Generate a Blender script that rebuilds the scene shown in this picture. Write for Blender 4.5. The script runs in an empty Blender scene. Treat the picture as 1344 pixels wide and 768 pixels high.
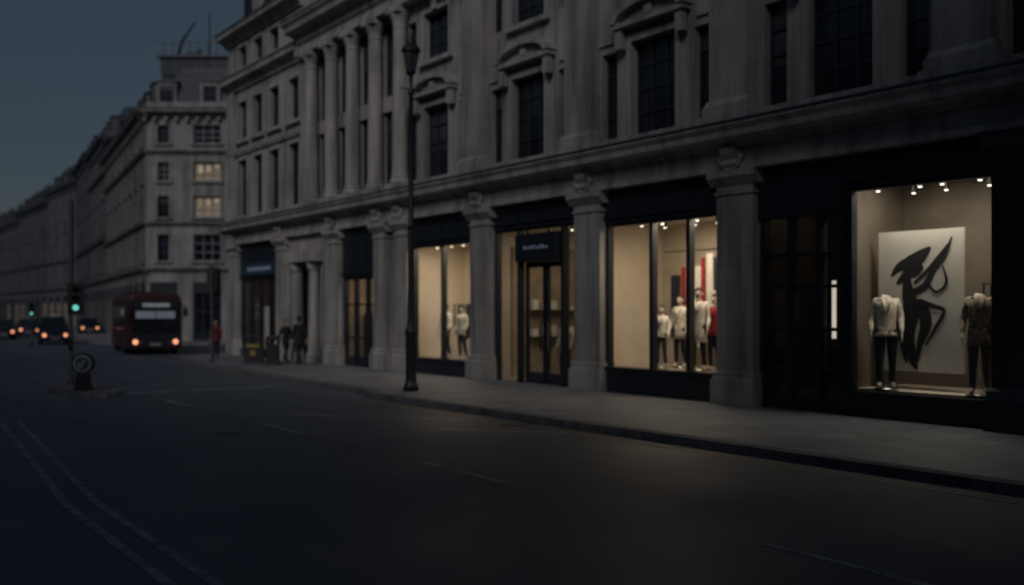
import bpy, math, random
from mathutils import Vector, Matrix
random.seed(7)
S=bpy.context.scene
COL=S.collection
# ---------------------------------------------------------------- materials
M={}
def newmat(name):
    m=bpy.data.materials.new(name); m.use_nodes=True
    nt=m.node_tree; nt.nodes.clear()
    out=nt.nodes.new('ShaderNodeOutputMaterial')
    b=nt.nodes.new('ShaderNodeBsdfPrincipled')
    nt.links.new(b.outputs[0],out.inputs[0]); M[name]=m
    return m,nt,b,out
def N(nt,t,**k):
    n=nt.nodes.new(t)
    for a,v in k.items(): setattr(n,a,v)
    return n
def ramp(nt,fac,stops):
    r=N(nt,'ShaderNodeValToRGB'); nt.links.new(fac,r.inputs[0])
    e=r.color_ramp.elements
    e[0].position=stops[0][0]; e[0].color=(*stops[0][1],1)
    e[1].position=stops[-1][0]; e[1].color=(*stops[-1][1],1)
    for p,c in stops[1:-1]:
        x=e.new(p); x.color=(*c,1)
    return r.outputs[0]
def noise(nt,vec,scale,detail=3,rough=.55):
    n=N(nt,'ShaderNodeTexNoise'); n.inputs['Scale'].default_value=scale
    n.inputs['Detail'].default_value=detail; n.inputs['Roughness'].default_value=rough
    if vec is not None: nt.links.new(vec,n.inputs['Vector'])
    return n.outputs[0]
def mapping(nt,vec,sc):
    n=N(nt,'ShaderNodeMapping'); n.inputs['Scale'].default_value=sc
    nt.links.new(vec,n.inputs['Vector']); return n.outputs[0]
def mul(nt,a,b,fac=1.0):
    n=N(nt,'ShaderNodeMix',data_type='RGBA',blend_type='MULTIPLY')
    n.inputs[0].default_value=fac
    nt.links.new(a,n.inputs[6]); nt.links.new(b,n.inputs[7]); return n.outputs[2]
def bump(nt,b,h,st=.3,d=.02):
    n=N(nt,'ShaderNodeBump'); n.inputs['Strength'].default_value=st; n.inputs['Distance'].default_value=d
    nt.links.new(h,n.inputs['Height']); nt.links.new(n.outputs[0],b.inputs['Normal'])
def sc(c,k): return tuple(min(1,x*k) for x in c)
def stone(name,c,joints=True,bw=1.0,rh=.42,rough=.85,bmp=True):
    m,nt,b,o=newmat(name)
    tc=N(nt,'ShaderNodeTexCoord').outputs['Object']
    big=noise(nt,tc,.5,3)
    col=ramp(nt,big,[(.3,sc(c,.72)),(.55,c),(.8,sc(c,1.12))])
    st=noise(nt,mapping(nt,tc,(2.4,2.4,.2)),1.0,4,.65)
    col=mul(nt,col,ramp(nt,st,[(.34,(.42,.43,.47)),(.55,(1,1,1)),(1,(1,1,1))]),.85)
    fine=noise(nt,tc,14,2)
    col=mul(nt,col,ramp(nt,fine,[(.3,(.84,.84,.84)),(.7,(1,1,1))]))
    h=fine
    if joints:
        sx=N(nt,'ShaderNodeSeparateXYZ'); nt.links.new(tc,sx.inputs[0])
        ad=N(nt,'ShaderNodeMath',operation='ADD'); nt.links.new(sx.outputs[0],ad.inputs[0]); nt.links.new(sx.outputs[1],ad.inputs[1])
        cx=N(nt,'ShaderNodeCombineXYZ'); nt.links.new(ad.outputs[0],cx.inputs[0]); nt.links.new(sx.outputs[2],cx.inputs[1])
        br=N(nt,'ShaderNodeTexBrick'); nt.links.new(cx.outputs[0],br.inputs['Vector'])
        br.inputs['Scale'].default_value=1; br.inputs['Brick Width'].default_value=bw; br.inputs['Row Height'].default_value=rh
        br.inputs['Mortar Size'].default_value=.006; br.inputs['Mortar Smooth'].default_value=.6
        br.inputs['Color1'].default_value=(1,1,1,1); br.inputs['Color2'].default_value=(.92,.92,.93,1); br.inputs['Mortar'].default_value=(.72,.72,.72,1)
        col=mul(nt,col,br.outputs[0])
    nt.links.new(col,b.inputs['Base Color']); b.inputs['Roughness'].default_value=rough
    if bmp: bump(nt,b,h,.25,.01)
    return m
def plain(name,c,rough=.5,metal=0,var=.25,scale=6,bmp=0,spec=.5):
    m,nt,b,o=newmat(name)
    tc=N(nt,'ShaderNodeTexCoord').outputs['Object']
    n=noise(nt,tc,scale,2)
    nt.links.new(ramp(nt,n,[(.3,sc(c,1-var)),(.7,sc(c,1+var*.4))]),b.inputs['Base Color'])
    b.inputs['Roughness'].default_value=rough; b.inputs['Metallic'].default_value=metal
    b.inputs['Specular IOR Level'].default_value=spec
    if bmp: bump(nt,b,n,bmp,.01)
    return m
def emis(name,c,s,var=0,scale=2):
    m,nt,b,o=newmat(name)
    b.inputs['Base Color'].default_value=(*sc(c,.5),1)
    b.inputs['Emission Color'].default_value=(*c,1); b.inputs['Emission Strength'].default_value=s
    if var:
        tc=N(nt,'ShaderNodeTexCoord').outputs['Object']
        n=noise(nt,tc,scale,2)
        nt.links.new(ramp(nt,n,[(.35,sc(c,1-var)),(.65,c)]),b.inputs['Emission Color'])
    return m
stone('portland_stone',(.43,.415,.40))
stone('portland_smooth',(.45,.435,.42),False)
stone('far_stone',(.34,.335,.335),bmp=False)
stone('far_stone_d',(.22,.222,.23),bmp=False)  # bluish cast of the darker far stones is distance haze put into colour
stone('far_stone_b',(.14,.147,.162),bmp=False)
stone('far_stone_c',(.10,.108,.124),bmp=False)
stone('dark_pier_stone',(.04,.046,.06),False,rough=.4)  # much darker base colour for the near ground-floor pilasters
stone('kerb_granite',(.2,.205,.22),True,.9,5.)
plain('lead',(.07,.085,.12),.5,.3)
plain('slate',(.05,.06,.08),.6,0,.4,3)
plain('black_frame',(.016,.022,.034),.42)
plain('window_frame',(.03,.037,.055),.5)
plain('white_frame',(.3,.3,.32),.5)
plain('cast_iron',(.014,.018,.027),.45)
plain('cream_wall',(.62,.55,.46),.8,0,.12,1.2)
plain('tan_wall',(.34,.26,.19),.8,0,.3,2.5)
plain('brown_wall',(.14,.118,.095),.7,0,.2,1.5)
plain('shop_floor',(.42,.36,.29),.4,0,.15,2)
plain('dark_wood',(.04,.032,.027),.5)
plain('poster_ground',(.68,.67,.62),.8,0,.14,1.2)
plain('poster_ink',(.012,.014,.02),.8)
plain('red_cloth',(.34,.02,.03),.8)
plain('red_coat',(.16,.018,.024),.8)
plain('white_cloth',(.78,.75,.70),.85,0,.2,10,.4)
plain('cream_jacket',(.74,.69,.58),.85,0,.45,16,.5)
plain('pattern_jacket',(.38,.33,.26),.85,0,.9,18,.5)
plain('navy_cloth',(.02,.027,.05),.85)
plain('black_cloth',(.014,.017,.024),.85,0,.3,12,.3)
plain('grey_cloth',(.04,.042,.052),.85)
plain('skin',(.40,.26,.2),.6,0,.1)
plain('mannequin_skin',(.55,.49,.42),.5,0,.05)
plain('hair_dark',(.015,.012,.012),.7)
plain('shoe',(.01,.01,.012),.4)
plain('bus_red',(.045,.010,.013),.55)
plain('bus_black',(.013,.016,.023),.5)
plain('car_black',(.012,.015,.023),.35)
plain('car_grey',(.03,.035,.045),.35,.3)
plain('tyre',(.012,.012,.014),.9)
plain('chrome',(.4,.4,.42),.3,1)
plain('yellow_label',(.32,.24,.05),.5)
plain('sign_white',(.3,.3,.31),.5)
plain('sign_blue',(.03,.06,.09),.4)
plain('white_paint',(.27,.285,.31),.7,0,.6,5)
plain('yellow_paint',(.22,.175,.09),.7,0,.6,5)
plain('lantern_glass',(.06,.07,.09),.2)
emis('down_light',(1,.86,.66),4)
emis('lamp_strip',(1,.88,.72),.6)
emis('sign_glow',(.6,.75,1),.07)
emis('lit_room',(1,.8,.56),.26,.85,2.4)
emis('lit_room_dim',(1,.8,.56),.03,.8,1.4)
emis('lit_shop',(1,.76,.52),.18,.9,.9)
emis('green_lamp',(.2,.85,.72),.7)
emis('amber_head',(1,.38,.2),1.4)
emis('red_tail',(1,.1,.05),.8)
emis('bus_inside',(.75,.85,1),.025,.8,2)
emis('blind_glow',(.75,.9,1),.08,.9,8)
def glossdark(name,c,r):
    m,nt,b,o=newmat(name)
    tc=N(nt,'ShaderNodeTexCoord').outputs['Object']
    n=noise(nt,tc,.8,2)
    nt.links.new(ramp(nt,n,[(.4,sc(c,.5)),(.6,c)]),b.inputs['Base Color'])
    b.inputs['Roughness'].default_value=r
    bump(nt,b,n,.05,.05)
glossdark('window_glass',(.016,.023,.036),.12)
glossdark('window_blind',(.07,.077,.09),.5)
glossdark('vehicle_glass',(.012,.016,.023),.12)
m=bpy.data.materials.new('shop_glass'); m.use_nodes=True; nt=m.node_tree; nt.nodes.clear(); M['shop_glass']=m
o=N(nt,'ShaderNodeOutputMaterial'); mx=N(nt,'ShaderNodeMixShader'); tr=N(nt,'ShaderNodeBsdfTransparent'); gl=N(nt,'ShaderNodeBsdfGlossy')
tr.inputs[0].default_value=(.93,.95,.95,1); gl.inputs['Roughness'].default_value=.03
lw=N(nt,'ShaderNodeLayerWeight'); lw.inputs[0].default_value=.5
pw=N(nt,'ShaderNodeMath',operation='POWER'); pw.inputs[1].default_value=5; nt.links.new(lw.outputs['Facing'],pw.inputs[0])
ma=N(nt,'ShaderNodeMath',operation='MULTIPLY_ADD'); ma.inputs[1].default_value=.9; ma.inputs[2].default_value=.06; nt.links.new(pw.outputs[0],ma.inputs[0])
nt.links.new(ma.outputs[0],mx.inputs[0]); nt.links.new(tr.outputs[0],mx.inputs[1]); nt.links.new(gl.outputs[0],mx.inputs[2]); nt.links.new(mx.outputs[0],o.inputs[0])
# asphalt
m,nt,b,o=newmat('asphalt')
tc=N(nt,'ShaderNodeTexCoord').outputs['Object']
big=noise(nt,tc,.22,3,.6); lanes=noise(nt,mapping(nt,tc,(1.1,.06,1)),1,3,.6); fine=noise(nt,tc,60,2,.7)
col=ramp(nt,big,[(.3,(.060,.080,.110)),(.5,(.074,.097,.132)),(.7,(.088,.114,.152))])
col=mul(nt,col,ramp(nt,lanes,[(.35,(.78,.78,.8)),(.6,(1,1,1))]))
col=mul(nt,col,ramp(nt,fine,[(.3,(.7,.7,.7)),(.7,(1.,1.,1.))]))
nt.links.new(col,b.inputs['Base Color'])
rr=ramp(nt,big,[(.35,(.5,)*3),(.65,(.68,)*3)]); nt.links.new(rr,b.inputs['Roughness']); bump(nt,b,fine,.4,.01)
# paving
m,nt,b,o=newmat('paving')
tc=N(nt,'ShaderNodeTexCoord').outputs['Object']
br=N(nt,'ShaderNodeTexBrick'); nt.links.new(tc,br.inputs['Vector']); br.inputs['Scale'].default_value=1
br.inputs['Brick Width'].default_value=.75; br.inputs['Row Height'].default_value=.6; br.inputs['Mortar Size'].default_value=.012
br.inputs['Color1'].default_value=(.205,.22,.25,1); br.inputs['Color2'].default_value=(.155,.168,.195,1); br.inputs['Mortar'].default_value=(.08,.085,.095,1)
big=noise(nt,tc,.7,4,.65)
col=mul(nt,br.outputs[0],ramp(nt,big,[(.3,(.62,.62,.65)),(.6,(1,1,1))]))
nt.links.new(col,b.inputs['Base Color']); b.inputs['Roughness'].default_value=.6

# ---------------------------------------------------------------- mesh builder
def ID(x,y,z): return (x,y,z)
def frame(ox,oy,ux,uy,nx,ny):
    return lambda u,w,z:(ox+u*ux+w*nx, oy+u*uy+w*ny, z)
class MB:
    def __init__(s): s.v=[];s.f=[];s.m=[];s.mats=[]
    def mi(s,n):
        if n not in s.mats: s.mats.append(n)
        return s.mats.index(n)
    def poly(s,pts,mat):
        b=len(s.v); s.v+=[tuple(p) for p in pts]; s.f.append(tuple(range(b,b+len(pts)))); s.m.append(s.mi(mat))
    def box(s,F,a0,a1,b0,b1,c0,c1,mat):
        b=len(s.v)
        s.v+=[F(a,bb,c) for c in (c0,c1) for bb in (b0,b1) for a in (a0,a1)]
        k=s.mi(mat)
        for q in ((0,1,3,2),(4,6,7,5),(0,4,5,1),(2,3,7,6),(0,2,6,4),(1,5,7,3)):
            s.f.append(tuple(b+i for i in q)); s.m.append(k)
    def prism(s,A,B,mat):
        b=len(s.v);n=len(A);s.v+=[tuple(p) for p in A]+[tuple(p) for p in B];k=s.mi(mat)
        s.f.append(tuple(range(b,b+n)));s.m.append(k)
        s.f.append(tuple(range(b+2*n-1,b+n-1,-1)));s.m.append(k)
        for i in range(n):
            j=(i+1)%n; s.f.append((b+i,b+n+i,b+n+j,b+j)); s.m.append(k)
    def ext(s,F,prof,u0,u1,mat): s.prism([F(u0,w,z) for w,z in prof],[F(u1,w,z) for w,z in prof],mat)
    def plate(s,F,pl,w0,w1,mat): s.prism([F(u,w0,z) for u,z in pl],[F(u,w1,z) for u,z in pl],mat)
    def rings(s,R,mat,cap=True):
        b=len(s.v);n=len(R[0]);k=s.mi(mat)
        for r in R: s.v+=[tuple(p) for p in r]
        for i in range(len(R)-1):
            for j in range(n):
                q=(j+1)%n; s.f.append((b+i*n+j,b+i*n+q,b+(i+1)*n+q,b+(i+1)*n+j)); s.m.append(k)
        if cap:
            s.f.append(tuple(b+j for j in range(n-1,-1,-1)));s.m.append(k)
            e=b+(len(R)-1)*n; s.f.append(tuple(e+j for j in range(n)));s.m.append(k)
    def lathe(s,cx,cy,prof,mat,n=14,F=ID,ph=0):
        s.rings([[F(cx+r*math.cos(ph+2*math.pi*j/n),cy+r*math.sin(ph+2*math.pi*j/n),z) for j in range(n)] for r,z in prof],mat)
    def loft(s,R,mat,n=16):
        s.rings([[(cx+rx*math.cos(2*math.pi*j/n),cy+ry*math.sin(2*math.pi*j/n),z) for j in range(n)] for cx,cy,z,rx,ry in R],mat)
    def tube(s,P,r,mat,n=8,flat=1.0):
        P=[Vector(p) for p in P]; R=[]
        if not isinstance(r,(list,tuple)): r=[r]*len(P)
        for i,p in enumerate(P):
            t=(P[min(i+1,len(P)-1)]-P[max(i-1,0)]).normalized()
            a=t.cross(Vector((0,1,0)) if abs(t.y)<.9 else Vector((1,0,0))).normalized(); c=t.cross(a)
            R.append([p+a*(r[i]*flat*math.cos(2*math.pi*j/n))+c*(r[i]*math.sin(2*math.pi*j/n)) for j in range(n)])
        s.rings(R,mat)
    def disc(s,c,nrm,r,mat,n=16,th=.02):
        nv=Vector(nrm).normalized(); s.tube([Vector(c),Vector(c)+nv*th],r,mat,n)
    def build(s,name,parent=None,smooth=False,bevel=0):
        me=bpy.data.meshes.new(name); me.from_pydata(s.v,[],s.f)
        for n in s.mats: me.materials.append(M[n])
        me.polygons.foreach_set('material_index',s.m)
        if smooth: me.polygons.foreach_set('use_smooth',[True]*len(s.f))
        me.update(); ob=bpy.data.objects.new(name,me); COL.objects.link(ob)
        import bmesh
        bm=bmesh.new(); bm.from_mesh(me); bmesh.ops.recalc_face_normals(bm,faces=bm.faces); bm.to_mesh(me); bm.free()
        if parent: ob.parent=parent
        if bevel:
            md=ob.modifiers.new('bevel','BEVEL'); md.width=bevel; md.segments=2; md.limit_method='ANGLE'; md.harden_normals=False
        return ob
def empty(name,loc=(0,0,0),rz=0):
    e=bpy.data.objects.new(name,None); COL.objects.link(e); e.location=loc; e.rotation_euler=(0,0,rz); e.empty_display_size=.3
    return e

# ---------------------------------------------------------------- facade helpers
def window(mw,F,u0,u1,z0,z1,w,nu,nz,glass,fm='window_frame',t=.05):
    zs=z0
    if glass=='window_glass' and z1-z0<2.6 and random.random()<.3:
        zs=z1-(z1-z0)*random.choice([.25,.45,.6])
        mw.poly([F(u0,w,zs),F(u1,w,zs),F(u1,w,z1),F(u0,w,z1)],'window_blind')
        mw.poly([F(u0,w,z0),F(u1,w,z0),F(u1,w,zs),F(u0,w,zs)],glass)
    else: mw.poly([F(u0,w,z0),F(u1,w,z0),F(u1,w,z1),F(u0,w,z1)],glass)
    a=w+.004;b=w+.06
    mw.box(F,u0,u0+t,a,b,z0,z1,fm); mw.box(F,u1-t,u1,a,b,z0,z1,fm)
    mw.box(F,u0+t,u1-t,a,b,z0,z0+t,fm); mw.box(F,u0+t,u1-t,a,b,z1-t,z1,fm)
    for i in range(1,nu):
        u=u0+(u1-u0)*i/nu; mw.box(F,u-t*.4,u+t*.4,a,b-.012,z0+t,z1-t,fm)
    for i in range(1,nz):
        z=z0+(z1-z0)*i/nz; mw.box(F,u0+t,u1-t,a,b-.02,z-t*.4,z+t*.4,fm)
def facade(mb,F,u0,u1,z0,z1,ops,mat,rev=.28):
    us=sorted({u0,u1}|{x for o in ops for x in o[:2]}); zs=sorted({z0,z1}|{x for o in ops for x in o[2:4]})
    for j in range(len(zs)-1):
        zc=(zs[j]+zs[j+1])/2; start=None
        for i in range(len(us)-1):
            uc=(us[i]+us[i+1])/2
            hole=any(o[0]<uc<o[1] and o[2]<zc<o[3] for o in ops)
            if not hole and start is None: start=us[i]
            if start is not None and (hole or i==len(us)-2):
                e=us[i] if hole else us[i+1]
                mb.poly([F(start,0,zs[j]),F(e,0,zs[j]),F(e,0,zs[j+1]),F(start,0,zs[j+1])],mat); start=None
    for o in ops:
        a,b,c,d=o[:4]
        for q in ([(a,c),(b,c)],[(b,c),(b,d)],[(b,d),(a,d)],[(a,d),(a,c)]):
            mb.poly([F(q[0][0],0,q[0][1]),F(q[1][0],0,q[1][1]),F(q[1][0],-rev,q[1][1]),F(q[0][0],-rev,q[0][1])],mat)
def surround(mb,F,u0,u1,z0,z1,mat,t=.14,p=.07,sill=True):
    mb.box(F,u0-t,u0,.003,p,z0,z1+t,mat); mb.box(F,u1,u1+t,.003,p,z0,z1+t,mat); mb.box(F,u0,u1,.003,p,z1,z1+t,mat)
    if sill: mb.box(F,u0-t-.08,u1+t+.08,-.1,p+.1,z0-.14,z0-.003,mat)
def cornice(mb,F,u0,u1,z,h,p,mat,top=None):
    prof=[(.003,z),(p*.2,z),(p*.25,z+h*.25),(p*.45,z+h*.35),(p*.5,z+h*.5),(p*.9,z+h*.6),(p*.92,z+h*.8),(p,z+h*.95),(p,z+h),(.003,z+h*1.0)]
    mb.ext(F,prof,u0,u1,mat)
    if top: mb.ext(F,[(.0,z+h+.004),(p+.03,z+h+.004),(p+.03,z+h+.05),(.0,z+h+.16)],u0-.02,u1+.02,top)

# ================================================================= DEPARTMENT STORE
D=16.2
FS=frame(D,0,0,1,-1,0)       # u=Y , w toward street
store=empty('department_store')
Y0,Y1=-8.0,44.8
pil=[-.3,4.0,8.3,14.4,19.26,24.1,28.75,30.25,33.85,38.75,44.2]
wall=MB(); win=MB(); orn=MB()
bc=[-2.7,2.1,6.7,11.75,16.83,21.68,26.45]
ops=[]
for i,c in enumerate(bc):
    ops+= [(c-.74,c+.74,6.15,8.4),(c-.74,c+.74,9.85,11.35)]
    for sgn in (-1,1):
        ops+= [(c+sgn*1.55-.28,c+sgn*1.55+.28,6.2,8.3),(c+sgn*1.55-.28,c+sgn*1.55+.28,9.9,11.3)]
cols=[28.4,30.1,31.8,33.5,35.2]
cmid=[(a+b)/2 for a,b in zip(cols,cols[1:])]
for c in cmid:
    ops+=[(c-.76,c+.76,6.2,8.7),(c-.76,c+.76,9.2,11.7)]
wing=[37.3,39.3,41.1,42.9]
for c in wing:
    ops+=[(c-.52,c+.52,6.2,8.7),(c-.52,c+.52,9.6,11.3),(c-.52,c+.52,12.75,13.75)]
facade(wall,FS,Y0,Y1,5.0,14.2,ops,'portland_stone',.26)
for o in ops:
    wide=o[1]-o[0]>.6
    window(win,FS,*o,-.23,3 if wide and o[0]<27 else (2 if wide else 1),4 if o[3]-o[2]>2 else 3,'window_glass')
    if wide and not(28<o[0]<35):
        surround(orn,FS,*o,'portland_smooth')
for k,c in enumerate(bc):
    orn.box(FS,c-1.12,c-.9,.074,.24,8.25,8.72,'portland_smooth'); orn.box(FS,c+.9,c+1.12,.074,.24,8.25,8.72,'portland_smooth')
    orn.box(FS,c-1.18,c+1.18,.003,.30,8.72,8.84,'portland_smooth')
    n=12
    arc=[(c+1.22*math.cos(math.pi*i/n),8.845+.48*math.sin(math.pi*i/n)) for i in range(n+1)]
    inn=[(c+1.02*math.cos(math.pi*i/n),8.845+.34*math.sin(math.pi*i/n)) for i in range(n+1)]
    orn.plate(FS,inn,.003,.14,'portland_smooth')
    for i in range(n):
        orn.plate(FS,[arc[i],arc[i+1],inn[i+1],inn[i]],.003,.34,'portland_smooth')
    orn.box(FS,c-.12,c+.12,.145,.24,8.9,9.1,'portland_smooth')
    orn.box(FS,c-.13,c+.13,.075,.16,11.36,11.7,'portland_smooth')
    for s_ in (-1,1):
        orn.box(FS,c+s_*1.62-.26,c+s_*1.62+.26,.003,.06,8.5,9.6,'portland_smooth')
        orn.box(FS,c+s_*1.55-.32,c+s_*1.55+.32,.003,.1,6.0,6.12,'portland_smooth')
for c in [(-.3),4.5,8.85+.3,14.3,19.26,24.05]:
    orn.box(FS,c-.68,c+.68,.003,.5,5.93,6.12,'portland_smooth')
    orn.box(FS,c-.62,c+.62,.003,.44,6.12,6.32,'portland_smooth')
    orn.ext(FS,[(.003,6.32),(.42,6.32),(.34,6.45),(.003,6.45)],c-.58,c+.58,'portland_smooth')
    orn.box(FS,c-.52,c+.52,.003,.32,6.45,11.2,'portland_stone')
    orn.box(FS,c-.56,c+.56,.003,.36,11.2,11.28,'portland_smooth')
    orn.box(FS,c-.53,c+.53,.003,.33,11.28,11.5,'portland_smooth')
    orn.ext(FS,[(.003,11.5),(.36,11.5),(.46,11.7),(.46,11.85),(.003,11.85)],c-.64,c+.64,'portland_smooth')
for c in cols:
    orn.box(FS,c-.38,c+.38,.003,.58,5.93,6.12,'portland_smooth')
    orn.lathe(c,.22,[(.33,6.12),(.35,6.18),(.32,6.25),(.28,6.29),(.3,6.34),(.27,6.4),(.265,6.6),(.26,8),(.225,11.15),(.25,11.2),(.225,11.26),(.26,11.4),(.34,11.58),(.35,11.64)],'portland_smooth',20,FS)
    orn.box(FS,c-.36,c+.36,.003,.58,11.64,11.85,'portland_smooth')
for c in (36.1,44.35):
    orn.box(FS,c-.4,c+.4,.003,.12,5.93,11.85,'portland_stone')
for c in cmid: orn.box(FS,c-.76,c+.76,-.2,-.05,8.72,9.18,'lead')
orn.ext(FS,[(.003,8.95),(.1,8.95),(.16,9.1),(.003,9.12)],36.5,44.8,'portland_smooth')
orn.box(FS,Y0,36.4,.003,.42,11.85,12.1,'portland_smooth')
orn.box(FS,Y0,36.4,.003,.36,12.1,12.45,'portland_smooth')
prof=[(.003,12.45),(.42,12.45),(.5,12.6),(.85,12.68),(.88,12.85),(1.0,12.98),(1.0,13.05),(.003,13.05)]
orn.ext(FS,prof,Y0,36.42,'portland_smooth'); orn.ext(FS,[(0,13.054),(1.03,13.054),(1.03,13.1),(0,13.25)],Y0,36.44,'lead')
u=Y0+.2
while u<36.2: orn.box(FS,u,u+.12,.365,.47,12.3,12.44,'portland_smooth'); u+=.25
cornice(orn,FS,36.45,44.9,11.85,.55,.5,'portland_smooth','lead')
cornice(orn,FS,36.45,44.95,14.0,.5,.6,'portland_smooth','lead')
orn.box(FS,Y0,36.4,-.9,.0-.02,14.2,16.6,'portland_stone')
cornice(orn,FS,Y0,36.4,16.4,.4,.3,'portland_smooth','lead')
roof=MB()
roof.ext(FS,[(-.15,14.66),(-1.6,17.4),(-9,17.6),(-9,14.2),(-.15,14.2)],36.42,44.75,'slate')
for c in (38.2,40.6,43.0):
    roof.box(FS,c-.6,c+.6,-1.6,-.3,14.9,16.5,'portland_smooth'); window(win,FS,c-.4,c+.4,15.1,16.2,-.28,2,2,'window_glass')
    roof.ext(FS,[(-.2,16.5),(-1.8,16.5),(-1.8,16.75),(-.2,16.65)],c-.7,c+.7,'lead')
roof.box(FS,36.5,37.6,-4,-1.5,17.3,19.6,'far_stone_b')
roof.box(FS,Y0,36.4,-14,-1,16.55,16.65,'slate')
for x in (.15,.45,.75): roof.lathe(36.5+x*1.1+.1,-2.7,[(.12,19.6),(.1,20.1)],'far_stone_c',8,FS)
wall.box(FS,Y1-.3,Y1-.002,-16,-.01,0,14.2,'portland_stone')
wall.box(FS,Y0+.002,Y0+.3,-16,-.01,0,16.5,'portland_stone')
wall.box(FS,Y0,Y1,-16.4,-16.0,0,14.3,'portland_stone')
wall.box(FS,Y0+.3,Y1-.3,-16,-.4,4.85,4.98,'cream_wall')
gf=MB()
gf.box(FS,Y0,44.9,-.3,.10,4.98,5.12,'portland_smooth')
gf.box(FS,Y0,44.9,-.3,.06,5.12,5.45,'portland_smooth')
gf.ext(FS,[(-.02,5.45),(.14,5.45),(.2,5.56),(.48,5.62),(.5,5.74),(.58,5.84),(.58,5.9),(-.02,5.9)],Y0,45.2,'portland_smooth')
gf.ext(FS,[(0,5.904),(.61,5.904),(.61,5.94),(.52,5.965),(0,6.02)],Y0,45.22,'lead')
for i,c in enumerate(pil):
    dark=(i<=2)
    mt='dark_pier_stone' if dark else 'portland_stone'; ms='dark_pier_stone' if dark else 'portland_smooth'
    hw=.5 if i not in(6,7) else .42
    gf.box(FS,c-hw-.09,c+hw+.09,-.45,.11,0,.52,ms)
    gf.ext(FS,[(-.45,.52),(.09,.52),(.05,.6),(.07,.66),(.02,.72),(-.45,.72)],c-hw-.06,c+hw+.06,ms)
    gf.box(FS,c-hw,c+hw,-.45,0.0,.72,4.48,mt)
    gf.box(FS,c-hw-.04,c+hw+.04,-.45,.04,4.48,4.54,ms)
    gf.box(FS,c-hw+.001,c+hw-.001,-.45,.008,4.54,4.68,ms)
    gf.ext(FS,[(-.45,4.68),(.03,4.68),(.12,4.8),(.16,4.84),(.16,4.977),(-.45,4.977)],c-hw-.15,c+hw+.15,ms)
    if dark: continue
    gf.ext(FS,[(.065,5.0),(.13,4.99),(.2,5.1),(.15,5.2),(.24,5.34),(.26,5.44),(.065,5.44)],c-.2,c+.2,ms)
    for s_ in (-1,1):
        gf.tube([FS(c+s_*.2,.1,5.4),FS(c+s_*.3,.13,5.22),FS(c+s_*.22,.12,5.08),FS(c,.14,4.95)],[.05,.06,.05,.03],ms,6)
wall.build('walls',store); win.build('upper_windows',store); orn.build('columns_and_mouldings',store); roof.build('roof',store); gf.build('ground_floor_pilasters',store)

sf=MB(); glass=MB(); inte=MB()
def room(u0,u1,d,zf,zc,wallm='cream_wall',floorm='shop_floor',back=None,w0=-.5):
    F=FS; back=back or wallm
    inte.poly([F(u0,-d,zf),F(u1,-d,zf),F(u1,-d,zc),F(u0,-d,zc)],back)
    for u in (u0,u1): inte.poly([F(u,w0,zf),F(u,-d,zf),F(u,-d,zc),F(u,w0,zc)],wallm)
    inte.poly([F(u0,w0,zf),F(u1,w0,zf),F(u1,-d,zf),F(u0,-d,zf)],floorm)
    inte.poly([F(u0,w0,zc),F(u1,w0,zc),F(u1,-d,zc),F(u0,-d,zc)],wallm)
def pane(u0,u1,z0,z1,w=-.3): glass.poly([FS(u0,w,z0),FS(u1,w,z0),FS(u1,w,z1),FS(u0,w,z1)],'shop_glass')
def arealight(u,w,z,su,sw,power,col=(1,.80,.56)):
    l=bpy.data.lights.new('ceiling_light','AREA'); l.shape='RECTANGLE'; l.size=sw; l.size_y=su; l.energy=power; l.color=col
    o_=bpy.data.objects.new('ceiling_light',l); COL.objects.link(o_); o_.location=FS(u,w,z); o_.parent=store
def spots(u0,u1,n,w,z):
    for i in range(n):
        u=u0+(u1-u0)*(i+.5+random.uniform(-.3,.3))/n
        inte.lathe(u,w,[(.05,z-.14),(.05,z)],'cast_iron',8,FS)
        inte.lathe(u,w,[(.035,z-.155),(.035,z-.142)],'down_light',8,FS)
BF='black_frame'
def front(u0,u1,zb,zt,mull,fas=True):
    sf.box(FS,u0,u1,-.42,-.16,zt,4.977,BF)
    sf.box(FS,u0,u1,-.16,-.10,zt+.12,zt+.18,BF); sf.box(FS,u0,u1,-.16,-.10,4.8,4.86,BF)
    if zb>0: sf.box(FS,u0,u1,-.42,-.14,.0,zb-.09,BF); sf.box(FS,u0,u1,-.44,-.10,zb-.09,zb,BF)
    xs=[u0]+list(mull)+[u1]
    for x in mull: sf.box(FS,x-.05,x+.05,-.158,-.12,zt+.182,4.798,BF)
    for i,x in enumerate(xs):
        a=x if i==0 else x-.055; b=x+.11 if i==0 else (x if i==len(xs)-1 else x+.055)
        if i==len(xs)-1: a=x-.11
        sf.box(FS,a,b,-.37,-.2,zb,zt,BF)
    sf.box(FS,u0+.11,u1-.11,-.35,-.22,zt-.07,zt-.002,BF)
    for a,b in zip(xs,xs[1:]): pane(a,b,zb,zt)
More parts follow.
